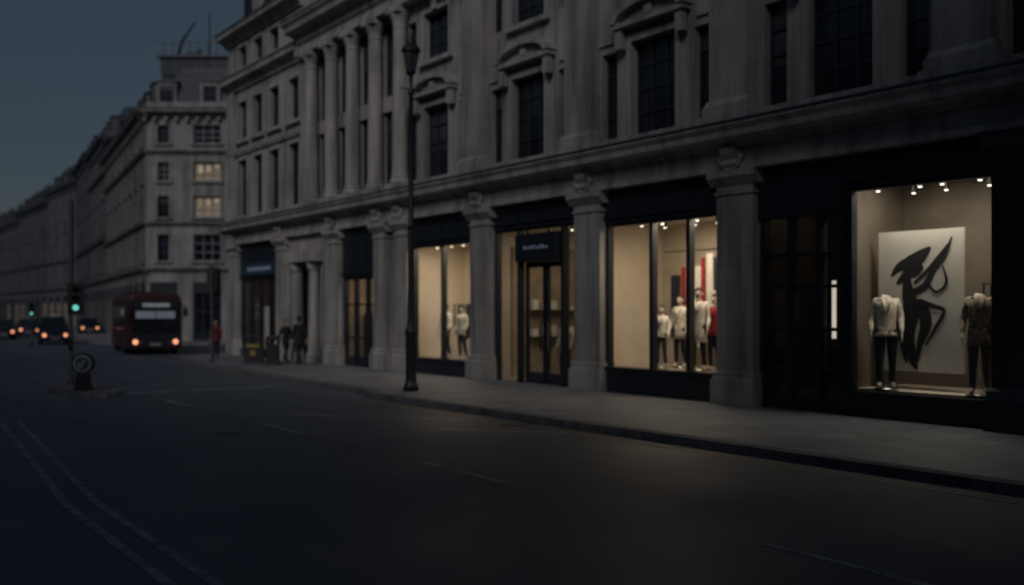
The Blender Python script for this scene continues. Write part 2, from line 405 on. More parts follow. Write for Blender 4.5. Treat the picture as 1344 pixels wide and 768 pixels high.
# --- bay A (display + dark door)
u0,u1=9.4,13.9
front(8.8,11.75,.48,4.35,[])
sf.box(FS,11.755,u1,-.42,-.16,3.9,4.977,BF)
for x in (11.76,12.35,13.05,13.75): sf.box(FS,x,x+.12,-.4,-.2,0,3.9,BF)
for x in (11.88,12.47,13.17):
    pane(x,x+.6,.1,3.9,-.32)
    for z in (.0,.8,1.6,2.45,3.1): sf.box(FS,x,x+(.47 if x<12 else .58),-.36,-.24,z,z+(.3 if z==0 else .07),BF)
room(8.35,11.82,2.2,.5,4.6,'brown_wall','cream_wall','brown_wall')
room(11.86,14.3,3.2,.02,4.6,'dark_wood','dark_wood','dark_wood')
inte.box(FS,12.30,12.35,-.62,-.55,1.45,2.6,'lamp_strip')
spots(9.0,11.6,4,-.75,4.45); spots(9.4,11.6,3,-1.6,4.45)
arealight(10.2,-.7,4.55,2.4,.4,72,(1,.86,.68)); arealight(13,-2,4.55,1,1,6)
inte.box(FS,12.0,13.9,-3.1,-3.0,1.0,2.4,'tan_wall')
# --- bay B
u0,u1=14.9,18.76
front(u0,u1,.62,4.15,[15.95,17.15])
room(14.45,19.2,2.6,.6,4.25)
spots(15,18.6,4,-.8,4.24); spots(15,18.6,4,-1.6,4.24); arealight(16.2,-.75,4.22,2.6,.5,102)
# --- bay C entrance
u0,u1=19.76,23.6
front(u0,u1,.0,4.3,[20.5,22.45])
room(19.31,24.05,5,.02,4.4,'cream_wall','shop_floor','tan_wall')
sf.box(FS,20.55,22.4,-.5,-.05,3.35,4.1,BF)
for i in range(8): sf.box(FS,20.95+i*.14,21.0+i*.14,-.046,-.035,3.68,3.78 if i%3 else 3.74,'sign_glow')
for a,b in ((20.56,21.45),(21.5,22.39)):
    for x in (a,b-.09): sf.box(FS,x,x+.09,-.5,-.4,.05,3.3,BF)
    sf.box(FS,a,b,-.5,-.4,.03,.3,BF); sf.box(FS,a,b,-.5,-.4,3.2,3.34,BF)
    pane(a,b,.3,3.2,-.45)
    sf.box(FS,(b-.16) if a<21 else (a+.1),(b-.12) if a<21 else (a+.14),-.38,-.34,.9,1.7,'chrome')
for z in (.8,1.3,1.8,2.3,2.8):
    inte.box(FS,19.6,23.9,-4.95,-4.6,z,z+.04,'tan_wall')
    for i in range(14):
        x=19.7+i*.3; inte.box(FS,x,x+.2,-4.9,-4.65,z+.043,z+.1+random.random()*.28,random.choice(['white_cloth','brown_wall','navy_cloth','cream_jacket','red_cloth']))
inte.box(FS,23.98,24.04,-4.5,-1.1,.02,3.9,'tan_wall')
for z in (1.2,2.0):
    inte.box(FS,23.7,23.98,-3.4,-1.6,z,z+.03,'dark_wood')
    for i in range(5):
        inte.box(FS,23.75,23.9,-3.3+i*.35,-3.1+i*.35,z+.033,z+.12+random.random()*.25,random.choice(['white_cloth','brown_wall','cream_jacket']))
inte.box(FS,20.7,22.0,-3.4,-2.6,.02,.85,'dark_wood'); inte.box(FS,20.8,21.3,-3.2,-2.8,.853,1.0,'white_cloth')
spots(19.9,23.4,4,-1.0,4.35); spots(19.9,23.4,4,-3,4.35); arealight(21.4,-2.0,4.37,3,1.6,40)
for uu,ww in ((21.2,-1.6),(22.3,-2.4),(23.0,-3.2)):
    inte.tube([FS(uu,ww,4.4),FS(uu,ww,3.3)],.008,'cast_iron',5); inte.lathe(uu,ww,[(.05,3.2),(.07,3.26),(.05,3.32)],'down_light',10,FS)
# --- bay D
u0,u1=24.6,28.33
front(u0,u1,.5,4.1,[26.5])
room(24.15,28.7,2.4,.48,4.2)
spots(24.8,28,4,-.8,4.19); arealight(26.2,-.8,4.17,3.0,.5,84)
# --- bay E
u0,u1=30.67,33.35
front(u0,u1,.0,3.2,[31.55,32.45])
room(30.3,33.8,4,.02,3.6,'tan_wall','dark_wood','tan_wall')
for z in (.0,1.0,2.2): sf.box(FS,u0+.11,u1-.11,-.28,-.24,z,z+(.35 if z==0 else .06),BF)
spots(30.8,33.2,3,-1.,3.4); arealight(32,-1.6,3.55,2,1.4,32)
inte.box(FS,33.3,33.7,-2.5,-1.2,.02,1.9,'dark_wood')
# --- bay F stone portal
sf.box(FS,34.35,35.2,-.6,-.12,0,4.977,'portland_stone'); sf.box(FS,37.3,38.25,-.6,-.12,0,4.977,'portland_stone')
sf.box(FS,35.2,37.3,-.6,-.12,3.9,4.977,'portland_smooth')
for c in (35.5,37.0): sf.lathe(c,.0,[(.3,0),(.3,.3),(.24,.4),(.23,.6),(.2,3.5),(.26,3.6),(.3,3.88)],'portland_smooth',14,FS)
sf.box(FS,34.9,37.6,-.3,.35,3.9,4.3,'portland_smooth')
sf.box(FS,35.2,37.3,-1.6,-1.5,0,3.9,'dark_wood'); sf.box(FS,35.85,35.95,-1.5,-1.44,0,3.8,'cream_wall')
for x in (35.17,37.33): sf.box(FS,x-.02,x+.02,-1.6,-.6,0,3.9,'portland_smooth')
# --- bay G glass shop
u0,u1=39.25,43.7
front(u0,u1,.3,3.4,[40.4,41.5,42.6])
sf.box(FS,39.6,43.2,-.158,-.06,3.55,4.1,'sign_blue')
for i in range(12): sf.box(FS,40.0+i*.22,40.1+i*.22,-.055,-.045,3.74,3.9,'sign_glow')
room(38.8,44.2,3,.3,3.9,'brown_wall','dark_wood','brown_wall')
spots(39.6,43.5,5,-1,3.6); arealight(41.5,-1.6,3.85,3,1,12)
inte.box(FS,42.7,43.4,-1.2,-1.1,.3,2.2,'white_cloth')
for u0,u1 in ((.25,3.45),(4.55,7.75),(-7.6,-.85)):
    front(u0,u1,.5,4.1,[(u0+u1)/2]); room(u0-.3,u1+.3,2.2,.48,4.5,'brown_wall','dark_wood'); arealight((u0+u1)/2,-1.2,4.4,2,.6,3)
for c in pil: inte.box(FS,c-.03,c+.03,-5,-.46,0,4.8,'brown_wall') if c>28 or c<8 else None
def board(u0,u1,z0,z1,w,mat,F=FS): inte.box(F,u0,u1,w-.03,w,z0,z1,mat)
for b_ in [(16.25,16.75,1.1,3.3,-1.9,'navy_cloth'),(16.78,16.98,1.5,3.4,-1.9,'white_cloth'),(17.02,17.14,1.0,3.3,-1.88,'red_cloth'),(17.16,17.45,1.1,3.1,-1.9,'white_cloth'),(17.47,17.6,1.2,3.35,-1.86,'navy_cloth'),
          (16.4,16.52,1.6,3.0,-1.85,'red_cloth'),(16.64,16.8,1.3,2.5,-1.83,'white_cloth'),(17.68,17.8,1.1,3.1,-1.87,'red_cloth'),(17.82,18.0,1.7,2.9,-1.84,'black_cloth'),
          (15.3,15.9,1.0,3.1,-1.9,'black_cloth'),(15.95,16.2,1.2,3.2,-1.9,'red_cloth'),(15.5,15.7,1.4,2.8,-1.86,'white_cloth'),(18.05,18.2,1.3,2.9,-1.9,'navy_cloth')]: board(*b_)
inte.tube([FS(15.2,-1.88,3.5),FS(18.4,-1.88,3.5)],.015,'cast_iron',6)
# small garments hung nearer the glass for a busier display
for uu,zz,mt in ((15.35,2.9,'black_cloth'),(15.75,3.05,'white_cloth'),(16.0,2.8,'red_cloth')):
    inte.plate(FS,[(uu-.16,zz),(uu+.16,zz),(uu+.2,zz-.3),(uu+.13,zz-.32),(uu+.12,zz-.75),(uu-.12,zz-.75),(uu-.13,zz-.32),(uu-.2,zz-.3)],-1.5,-1.44,mt)
    inte.tube([FS(uu,-1.47,zz),FS(uu,-1.47,4.2)],.006,'cast_iron',5)
board(25.0,25.8,1.0,2.9,-1.8,'brown_wall'); board(26.0,26.3,1.1,2.7,-1.8,'navy_cloth')
inte.box(FS,25.2,25.9,-1.2,-.8,.48,.95,'white_cloth')
for i in range(9): inte.box(FS,26.7+i*.12,26.76+i*.12,-1.7,-1.4,1.3-random.random()*.3,2.2,random.choice(['brown_wall','black_cloth','cream_jacket','navy_cloth']))
inte.tube([FS(26.6,-1.55,2.22),FS(27.9,-1.55,2.22)],.015,'chrome',6)
inte.tube([FS(8.5,-1.45,2.5),FS(9.75,-1.45,2.5)],.02,'chrome',6)
for uu in (8.52,9.73): inte.tube([FS(uu,-1.45,.5),FS(uu,-1.45,2.5)],.02,'chrome',6)
for i in range(8): inte.box(FS,8.62+i*.12,8.69+i*.12,-1.6,-1.3,1.2-random.random()*.3,2.45,random.choice(['brown_wall','black_cloth','pattern_jacket','navy_cloth']))
sf.build('shopfront_frames',store); glass.build('shop_glass_panes',store); inte.build('shop_interiors',store)

# ---- painting
pt=empty('figure_painting')
pm=MB(); FPW=-1.0
pm.box(FS,9.85,11.6,FPW-.05,FPW,.85,3.52,'poster_ground')
pm.build('canvas',pt)
ink=MB()
def stroke(pts,wd):
    P=[]
    for x,y in pts: P.append(Vector((11.6-(x-1150)/115*1.75, 3.52-(y-303)/184*2.67)))
    Q=[];W=[]
    for i in range(len(P)-1):
        a=P[max(i-1,0)];b=P[i];c=P[i+1];d=P[min(i+2,len(P)-1)]
        for k in range(6):
            t=k/6; Q.append(.5*((2*b)+(c-a)*t+(2*a-5*b+4*c-d)*t*t+(3*b-a-3*c+d)*t**3)); W.append(wd[i]*(1-t)+wd[i+1]*t)
    Q.append(P[-1]);W.append(wd[-1])
    L=[];R=[]
    for i,q in enumerate(Q):
        t=(Q[min(i+1,len(Q)-1)]-Q[max(i-1,0)]).normalized(); n=Vector((-t.y,t.x))
        L.append(q+n*W[i]*.0152/2*1.0);R.append(q-n*W[i]*.0152/2)
    global SK
    w=FPW+.004+SK*.0015; SK+=1
    for i in range(len(Q)-1):
        ink.poly([FS(p.x,w,p.y) for p in (L[i],L[i+1],R[i+1],R[i])],'poster_ink')
SK=0
stroke([(1168,362),(1180,350),(1196,346),(1210,336),(1222,326)],[2,12,22,16,3])
stroke([(1176,372),(1188,362),(1202,356),(1212,350)],[3,12,14,5])
stroke([(1190,360),(1192,385),(1196,410),(1192,440),(1198,470),(1204,484)],[7,17,22,18,12,3])
stroke([(1196,395),(1210,405),(1216,425),(1208,450),(1204,475)],[9,18,16,9,2])
stroke([(1196,385),(1215,375),(1226,355),(1240,338),(1250,314)],[8,9,7,6,2])
stroke([(1200,372),(1216,358),(1232,340),(1246,322)],[4,5,5,2])
stroke([(1218,372),(1230,384),(1243,372),(1238,350)],[3,4,4,2])
stroke([(1206,395),(1226,402),(1240,408),(1230,428),(1216,452)],[8,6,5,5,2])
stroke([(1186,402),(1180,425),(1184,450),(1190,476)],[4,8,8,3])
ink.build('painted_figure',pt)

# ================================================================= FIGURES
def figure(name,loc,rz,H=1.75,pose='stand',top='black_cloth',legs='navy_cloth',skin='skin',hair='hair_dark',head=True,hem=.8,stand=False,flare=1.0,seed=0,armbend=.1):
    e=empty(name,loc,rz); k=H/1.75
    J={}
    J['pel']=(0,0,.93,.135,.11);J['bel']=(0,.0,1.08,.125,.10);J['che']=(0,.01,1.27,.155,.115);J['nb']=(0,-.01,1.43,.085,.075);J['nk']=(0,.0,1.52,.055,.055)
    st=.22 if pose=='walk' else .02
    for s,n in ((-1,'L'),(1,'R')):
        f=s*st; a=-s*st*.8+ (armbend if pose!='walk' else 0)
        J['sh'+n]=(s*.165,-.01,1.41,.07,.07); J['el'+n]=(s*.225,a*.35-.03,1.14,.05,.05); J['wr'+n]=(s*.235,a+.04,.92,.034,.034)
        J['hp'+n]=(s*.085,0,.87,.095,.1); J['kn'+n]=(s*.095,f*.5+.03,.5,.062,.065); J['an'+n]=(s*.1,f*1.1-(.06 if f<0 else 0)-.02,.10+(.05 if f<-.1 else 0),.042,.045); 
        an=J['an'+n]; J['to'+n]=(s*.11,an[1]+.17,.035+(.0 if f>=-.1 else 0),.035,.028)
    ed=[('pel','bel'),('bel','che'),('che','nb'),('nb','nk')]
    for n in 'LR': ed+=[('che','sh'+n),('sh'+n,'el'+n),('el'+n,'wr'+n),('pel','hp'+n),('hp'+n,'kn'+n),('kn'+n,'an'+n),('an'+n,'to'+n)]
    names=list(J); me=bpy.data.meshes.new('body')
    me.from_pydata([Vector(J[n][:3])*k for n in names],[(names.index(a),names.index(b)) for a,b in ed],[])
    ob=bpy.data.objects.new('body',me); COL.objects.link(ob)
    sk=ob.modifiers.new('skin','SKIN'); sub=ob.modifiers.new('sub','SUBSURF'); sub.levels=1; sub.render_levels=1
    for i,n in enumerate(names):
        d=me.skin_vertices[0].data[i]; d.radius=(J[n][3]*k*1.12,J[n][4]*k*1.12); d.use_root=(n=='pel')
    dg=bpy.context.evaluated_depsgraph_get(); dg.update()
    nm=bpy.data.meshes.new_from_object(ob.evaluated_get(dg))
    ob.modifiers.clear(); ob.data=nm; ob.parent=e
    nm.materials.clear()
    for m_ in (top,legs,'shoe' if not stand else skin,skin): nm.materials.append(M[m_])
    arms=[(Vector(J['el'+n][:3])*k,Vector(J['wr'+n][:3])*k) for n in 'LR']
    for p in nm.polygons:
        c=p.center; p.use_smooth=True; isarm=False
        for a,b in arms:
            t=max(0,min(1,(c-a).dot(b-a)/(b-a).length_squared))
            if (c-(a+(b-a)*t)).length<.068*k: isarm=True
        z=c.z/k
        p.material_index=0 if isarm or z>.95 else (1 if z>.105 else 2)
        if z>1.47 and abs(c.x)<.08*k: p.material_index=3
    g=MB()
    zc=[(hem,.175*flare,.135*flare),((hem+.95)/2,.165*flare**.5,.13*flare**.5),(.96,.158,.128),(1.08,.148,.122),(1.22,.168,.135),(1.33,.178,.135),(1.41,.165,.11),(1.46,.09,.085)]
    g.loft([(0,0,z*k,rx*k,ry*k) for z,rx,ry in zc],top,20)
    g.tube([(.055*k,.07*k,1.47*k),(.05*k,.115*k,1.38*k),(.012*k,.145*k,1.2*k)],[.018*k,.028*k,.012*k],top,6)
    g.tube([(-.055*k,.07*k,1.47*k),(-.05*k,.115*k,1.38*k),(-.012*k,.145*k,1.2*k)],[.018*k,.028*k,.012*k],top,6)
    for s in(-1,1): g.tube([(s*.1*k,.125*k,1.0*k),(s*.1*k,.13*k,.985*k),(s*.04*k,.142*k,.985*k)],[.008*k,.014*k,.01*k],top,6)
    g.build('jacket',e,True)
    h=MB()
    for n,s in (('L',-1),('R',1)):
        w=Vector(J['wr'+n][:3])*k; h.tube([w+Vector((0,0,.03))*k,w+Vector((0,.005,-.02))*k,w+Vector((0,.012,-.06))*k,w+Vector((0,.018,-.1))*k],[.026*k,.03*k,.038*k,.034*k],skin,8,.45)
        for i,(ln) in enumerate((.07,.08,.075,.06)):
            b=w+Vector((0,.045-.02*i,-.095))*k
            h.tube([b,b+Vector((-s*.006,.008,-ln*.5))*k,b+Vector((-s*.022,.012,-ln))*k],[.0095*k,.009*k,.006*k],skin,6)
        b=w+Vector((0,.035,-.03))*k
        h.tube([b,b+Vector((-s*.01,.03,-.03))*k,b+Vector((-s*.018,.035,-.065))*k],[.012*k,.011*k,.007*k],skin,6)
    h.build('hands',e,True)
    if head:
        hd=MB(); z0=1.53
        R=[(.0,.045,z0-.0,.02,.02),(0,.04,z0+.012,.045,.05),(0,.025,z0+.045,.06,.078),(0,.012,z0+.09,.07,.092),(0,.008,z0+.125,.075,.096),(0,.0,z0+.165,.075,.097),(0,-.005,z0+.2,.062,.082),(0,-.005,z0+.222,.035,.05),(0,-.005,z0+.228,.008,.01)]
        hd.loft([tuple(v*k for v in r) for r in R],skin,16)
        hd.tube([(0,.1*k,(z0+.12)*k),(0,.122*k,(z0+.085)*k),(0,.1*k,(z0+.075)*k)],[.008*k,.014*k,.01*k],skin,6)
        hd.tube([(-.022*k,.098*k,(z0+.05)*k),(0,.104*k,(z0+.05)*k),(.022*k,.098*k,(z0+.05)*k)],[.003*k,.006*k,.003*k],'red_cloth' if not stand else skin,6)
        for s in (-1,1):
            hd.tube([(s*.03*k,.094*k,(z0+.115)*k),(s*.03*k,.1*k,(z0+.115)*k)],.009*k,hair if not stand else skin,6)
            hd.tube([(s*.074*k,-.005*k,(z0+.125)*k),(s*.084*k,-.012*k,(z0+.105)*k),(s*.074*k,0,(z0+.08)*k)],[.012*k,.018*k,.01*k],skin,6)
        if hair:
            H2=[(0,-.03,z0+.06,.062,.07),(0,-.03,z0+.1,.08,.08),(0,-.022,z0+.14,.086,.09),(0,-.008,z0+.18,.084,.1),(0,-.005,z0+.215,.066,.088),(0,-.005,z0+.242,.03,.04),(0,-.005,z0+.247,.005,.01)]
            hd.loft([tuple(v*k for v in r) for r in H2],hair,16)
        hd.build('head',e,True)
    if stand:
        q=MB(); q.lathe(0,-.02,[(.2*k,0),(.2*k,.012),(.012,.02),(.012,.5*k)],'chrome',16); q.build('stand',e,True)
    return e
def place(p,X):
    t=(p-672)/1307; return X*(.8112-.5847*t)/(.5847+.8112*t)
def mann(X,Y,z,**k): 
    return figure('mannequin',(X,Y,z),math.radians(k.pop('r',105)),skin='mannequin_skin',stand=True,**k)
mann(16.8,place(1163,16.8),.52,H=2.05,top='cream_jacket',legs='navy_cloth',head=False,hem=.85,r=125,flare=1.1)
mann(16.8,place(1286,16.8),.52,H=2.05,top='pattern_jacket',legs='brown_wall',head=False,hem=.75,r=115,flare=1.1)
mann(17.05,place(917,17.05),.62,H=1.9,top='white_cloth',legs='black_cloth',hair='hair_dark',hem=.6,flare=1.1,r=120)
mann(17.1,place(868,17.1),.62,H=1.5,top='white_cloth',legs='grey_cloth',hem=.85,r=120)
mann(17.5,place(893,17.5),.62,H=1.75,top='cream_jacket',legs='black_cloth',hem=.7)
mann(17.3,place(938,17.3),.62,H=1.75,top='red_cloth',legs='black_cloth',hem=.8)
mann(17.0,place(585,17.0),.5,H=1.7,top='white_cloth',legs='black_cloth',hem=.7)
mann(17.0,place(607,17.0),.5,H=1.65,top='cream_jacket',legs='grey_cloth',hem=.8)
mann(17.1,place(742,17.1),.03,H=1.75,top='cream_jacket',legs='grey_cloth',hem=.8)
figure('pedestrian',(15.0,place(392,15.0),0),math.radians(10),1.8,'walk','black_cloth','black_cloth',hem=.72,flare=1.15)
figure('pedestrian',(15.5,place(375,15.5),0),math.radians(190),1.66,'walk','black_cloth','black_cloth',hem=.8)
figure('pedestrian',(14.0,place(283,14.0),0),math.radians(165),1.62,'walk','red_coat','navy_cloth',hem=.78)

# ================================================================= OTHER BUILDINGS
def block(name,ox,oy,ang,L,Dp,floors,zc,zr,bay,ww,mat,seed,left=True,right=True,gcol=4.9,dormer=True,special=None,bands=(),lit=.04,shop='lit_shop',rollback=1.6):
    rnd=random.Random(seed); a=math.radians(ang); ux,uy=math.sin(a),math.cos(a); nx,ny=-uy,ux
    e=empty(name); mb=MB(); mw=MB(); mr=MB()
    sides=[(frame(ox,oy,ux,uy,nx,ny),L,True)]
    sides.append((frame(ox,oy,-nx,-ny,-ux,-uy),Dp,left)); sides.append((frame(ox+ux*L,oy+uy*L,-nx,-ny,ux,uy),Dp,right))
    sides.append((frame(ox-nx*Dp,oy-ny*Dp,ux,uy,-nx,-ny),L,False))
    for si,(F,ln,det) in enumerate(sides):
        if not det:
            mb.poly([F(0,0,-.1),F(ln,0,-.1),F(ln,0,zc),F(0,0,zc)],mat); continue
        n=max(1,int(ln/bay)); cs=[(i+.5)*ln/n for i in range(n)]; wd=[ww]*n
        if special and si==0: cs=[c for c,_ in special]; wd=[w for _,w in special]
        ops=[]; sh=[]
        for c,w in zip(cs,wd):
            for z0,z1 in floors: ops.append((c-w/2,c+w/2,z0,z1))
            sw=bay*.36
            sh.append((max(.25,c-sw),min(ln-.25,c+sw),.0,gcol-1.0))
        facade(mb,F,0,ln,-.1,zc,ops+sh,mat,.25)
        for o_ in ops:
            r=rnd.random(); g='lit_room' if r<lit*.5 else ('lit_room_dim' if r<lit*1.5 else 'window_glass')
            trip=o_[1]-o_[0]>1.5
            if special and si==0: g='lit_room_dim' if (trip and 8<o_[2]<12) else 'window_glass'
            window(mw,F,*o_,-.2,3 if trip else 2,3,g,'white_frame' if rnd.random()<.5 else 'window_frame',.06)
            surround(mb,F,*o_,mat,.13,.06)
            if g=='lit_room_dim' and trip:
                for q in range(3):
                    mw.box(F,o_[0]+.15+q*.55,o_[0]+.42+q*.55,-.19,-.15,o_[3]-.5-.1*q,o_[3]-.15,'lit_room')
        for o_ in sh:
            r=rnd.random(); g=shop if r<.3 else ('lit_room_dim' if r<.6 else 'window_glass')
            window(mw,F,o_[0],o_[1],o_[2],o_[3],-.2,3,2,g,'black_frame',.12)
            mw.box(F,o_[0],o_[1],-.13,.02,o_[3]-.75,o_[3]-.003,'black_frame')
        cornice(mb,F,-.3,ln+.3,gcol-.35,.35,.35,mat)
        for zb in bands: cornice(mb,F,-.1,ln+.1,zb,.3,.3,mat)
        cornice(mb,F,-.5,ln+.5,zc-.5,.5,.7,mat,'lead')
        u=.3
        while u<ln: mb.box(F,u,u+.25,.005,.3,zc-.75,zc-.5,mat); u+=.7
        mb.box(F,0.01,ln-.01,-.3,-.02,zc,zc+.55,mat)
        if dormer:
            for c in cs:
                mr.box(F,c-.65,c+.65,-rollback-.4,-.6,zc+.3,zc+2.0,mat); window(mw,F,c-.45,c+.45,zc+.65,zc+1.75,-.58,2,2,'window_glass')
                mr.box(F,c-.75,c+.75,-rollback-.4,-.5,zc+2.0,zc+2.12,'lead')
    F=sides[0][0]
    A=[F(.35,-.35,zc+.05),F(L-.35,-.35,zc+.05),F(L-.35,-Dp+.35,zc+.05),F(.35,-Dp+.35,zc+.05)]
    i_=rollback; B=[F(i_,-i_,zr),F(L-i_,-i_,zr),F(L-i_,-Dp+i_,zr),F(i_,-Dp+i_,zr)]
    mr.rings([A,B],'slate')
    mr.box(F,i_+.2,L-i_-.2,-Dp+i_+.2,-i_-.2,zr+.004,zr+.3,'lead')
    k=max(1,int(L/9))
    for i in range(k+1):
        u=i_+.5+(L-2*i_-1.5)*i/k; mr.box(F,u,u+1.3,-4.4,-3.4,zr-1,zr+1.5,'far_stone_c')
        for q in range(4): mr.lathe(u+.2+q*.3,-3.9,[(.12,zr+1.5),(.09,zr+2.0)],'far_stone_b',7,F)
    mb.build('walls',e); mw.build('windows',e); mr.build('roof',e)
    return F,e
angF=35.78+90+180
ux,uy=math.sin(math.radians(angF)),math.cos(math.radians(angF))
P0=Vector((18.9,67.7)); Lf=13.0
O=(P0.x-ux*Lf,P0.y-uy*Lf)
fl2=[(5.3,7.05),(8.2,9.6),(10.6,11.85),(13.1,14.3)]
if (-uy)*(-.585)+ux*(-.811)>0: ang_use,org=angF,O
else: ang_use,org=angF-180,(P0.x,P0.y)
sp=[(1.15,.75),(4.05,1.8),(7.3,.75),(10.6,1.8)]
if ang_use==angF: sp=[(Lf-c,w) for c,w in sp]
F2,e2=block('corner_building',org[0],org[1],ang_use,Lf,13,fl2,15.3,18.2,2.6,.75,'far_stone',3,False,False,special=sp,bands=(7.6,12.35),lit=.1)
rt=MB()
rt.box(F2,Lf*.25,Lf*.98,-8,-2.0,18.1,19.3,'far_stone_c'); rt.box(F2,Lf*.22,Lf,-8.2,-1.8,19.3,19.45,'lead')
u=Lf*.22
while u<Lf: rt.box(F2,u,u+.04,-1.9,-1.86,19.45,20.3,'cast_iron'); u+=.6
rt.box(F2,Lf*.22,Lf,-1.9,-1.86,20.26,20.3,'cast_iron')
rt.build('roof_plant_room',e2)
mast=empty('roof_mast'); mm=MB()
mm.tube([F2(Lf-3,-4,19.4),F2(Lf-3,-4,23.0)] ,[.07,.04],'cast_iron',6)
mm.tube([F2(Lf-.6,-4,19.4),F2(Lf-1.1,-4,21.0),F2(Lf-2.0,-4,22.3)],[.12,.1,.05],'cast_iron',6)
mm.build('pole',mast)
d=8.2; a=math.radians(d); dv=Vector((math.sin(a),math.cos(a)))
Q=P0.copy()
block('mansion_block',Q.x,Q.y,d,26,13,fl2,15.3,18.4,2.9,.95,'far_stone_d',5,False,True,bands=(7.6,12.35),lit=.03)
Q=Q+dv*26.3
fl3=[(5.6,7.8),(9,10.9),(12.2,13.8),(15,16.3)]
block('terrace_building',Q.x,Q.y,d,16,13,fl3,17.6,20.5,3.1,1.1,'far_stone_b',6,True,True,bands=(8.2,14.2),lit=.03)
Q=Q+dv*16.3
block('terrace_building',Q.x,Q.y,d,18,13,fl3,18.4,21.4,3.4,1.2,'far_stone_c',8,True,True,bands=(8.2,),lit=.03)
Q=Q+dv*18.3
x_,y_=Q.x,Q.y
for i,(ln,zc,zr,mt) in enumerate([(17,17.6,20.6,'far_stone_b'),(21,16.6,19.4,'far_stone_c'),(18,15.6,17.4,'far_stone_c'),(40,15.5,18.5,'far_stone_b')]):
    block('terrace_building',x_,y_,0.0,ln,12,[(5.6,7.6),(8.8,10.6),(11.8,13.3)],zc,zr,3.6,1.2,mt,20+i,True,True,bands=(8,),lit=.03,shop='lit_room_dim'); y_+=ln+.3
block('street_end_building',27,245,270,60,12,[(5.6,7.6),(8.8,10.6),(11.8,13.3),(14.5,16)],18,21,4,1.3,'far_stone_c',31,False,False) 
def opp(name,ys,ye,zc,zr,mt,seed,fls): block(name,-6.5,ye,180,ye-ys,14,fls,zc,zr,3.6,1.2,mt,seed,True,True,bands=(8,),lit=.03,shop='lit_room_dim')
opp('unseen_shade_block',-60,-7.4,34,37,'far_stone_c',41,[(5.5+3.4*i,7.6+3.4*i) for i in range(8)])  # unseen tall block, added to cast shade on the near store facade
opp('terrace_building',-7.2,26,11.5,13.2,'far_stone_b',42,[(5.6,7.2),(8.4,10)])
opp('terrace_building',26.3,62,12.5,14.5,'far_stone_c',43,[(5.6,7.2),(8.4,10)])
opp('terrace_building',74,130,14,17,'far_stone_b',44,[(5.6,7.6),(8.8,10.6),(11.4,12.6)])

# ================================================================= GROUND
g=MB(); g.poly([(-900,-900,-.2),(900,-900,-.2),(900,1200,-.2),(-900,1200,-.2)],'asphalt'); g.build('ground')
g=MB(); g.poly([(-1.3,-120,-.12),(70,-120,-.12),(70,300,-.12),(-1.3,300,-.12)],'asphalt'); g.build('road')
def offset(K,dd):
    out=[]
    for i,p in enumerate(K):
        a=Vector(K[max(i-1,0)]);b=Vector(K[min(i+1,len(K)-1)]);t=(b-a).normalized(); n=Vector((t.y,-t.x)); out.append((p[0]+n.x*dd,p[1]+n.y*dd))
    return out
def pavement(K,inner,nm):
    O_=offset(K,.28); e=empty(nm)
    k=MB()
    for i in range(len(K)-1):
        A=[(p[0],p[1],-.13) for p in (K[i],K[i+1],O_[i+1],O_[i])]; B=[(p[0],p[1],0) for p in A]
        k.prism(A,B,'kerb_granite')
    k.build('kerb',e,bevel=0)
    p=MB(); pts=O_+inner
    p.poly([(x,y,-.003) for x,y in pts],'paving'); p.build('paving_slabs',e)
K1=[(11.4,-60),(11.4,21.2),(11.5,22),(11.85,22.9),(12.1,30),(12.8,40),(13.1,42),(13.7,43.8),(14.8,45.4),(16.6,46.6),(19,47),(60,47)]
pavement(K1,[(60,40),(20,40),(20,-60)],'pavement')
K2=[(60,34),(25,59),(18.6,63.5),(16.6,65.2),(15.6,67),(15.5,69),(15.5+.1426*58,68.2+58),(24.2,150),(24.2,280)]
pavement(K2,[(60,280),(60,60)],'pavement')
K3=[(-1.3,280),(-1.3,-60)]
pavement(K3,[(-7,-60),(-7,280)],'pavement')
mk=MB(); ZM=-.116
def strip(x0,y0,x1,y1,w,mat):
    t=Vector((x1-x0,y1-y0)).normalized(); n=Vector((t.y,-t.x))*w/2
    mk.poly([(x0+n.x,y0+n.y,ZM),(x1+n.x,y1+n.y,ZM),(x1-n.x,y1-n.y,ZM),(x0-n.x,y0-n.y,ZM)],mat)
for xo in (.25,.5):
    strip(11.4-xo,-50,11.4-xo,21.2,.07,'yellow_paint')
    strip(12.1-xo,30,12.8-xo,40,.07,'yellow_paint')
for xo in (0,.3):
    strip(2.2+xo,-4,2.4+xo,11.6,.1,'white_paint'); strip(2.4+xo,11.6,3.2+xo,21.2,.1,'white_paint')
y=-20
while y<40:
    strip(7.1,y,7.15,y+2,.1,'white_paint'); y+=6
strip(4.2,26.5,10.9,26.5,.25,'white_paint')
strip(8.2,19.3,10.6,16.2,.14,'white_paint'); strip(9.4,15.2,10.9,13.4,.14,'white_paint')
for i in range(9): strip(4.4+i*.75,29.0,4.8+i*.75,29.0,.12,'white_paint'); strip(4.4+i*.75,31.6,4.8+i*.75,31.6,.12,'white_paint')
y=50
while y<150: strip(6+.14*(y-50),y,6+.14*(y-48),y+2.5,.12,'white_paint'); y+=6
mk.build('road_markings')
mh=MB()
for x,y in ((6.2,17),(10.9,15)): mh.lathe(x,y,[(.3,-.118),(.3,-.112)],'cast_iron',20)
mh.build('manhole_covers')

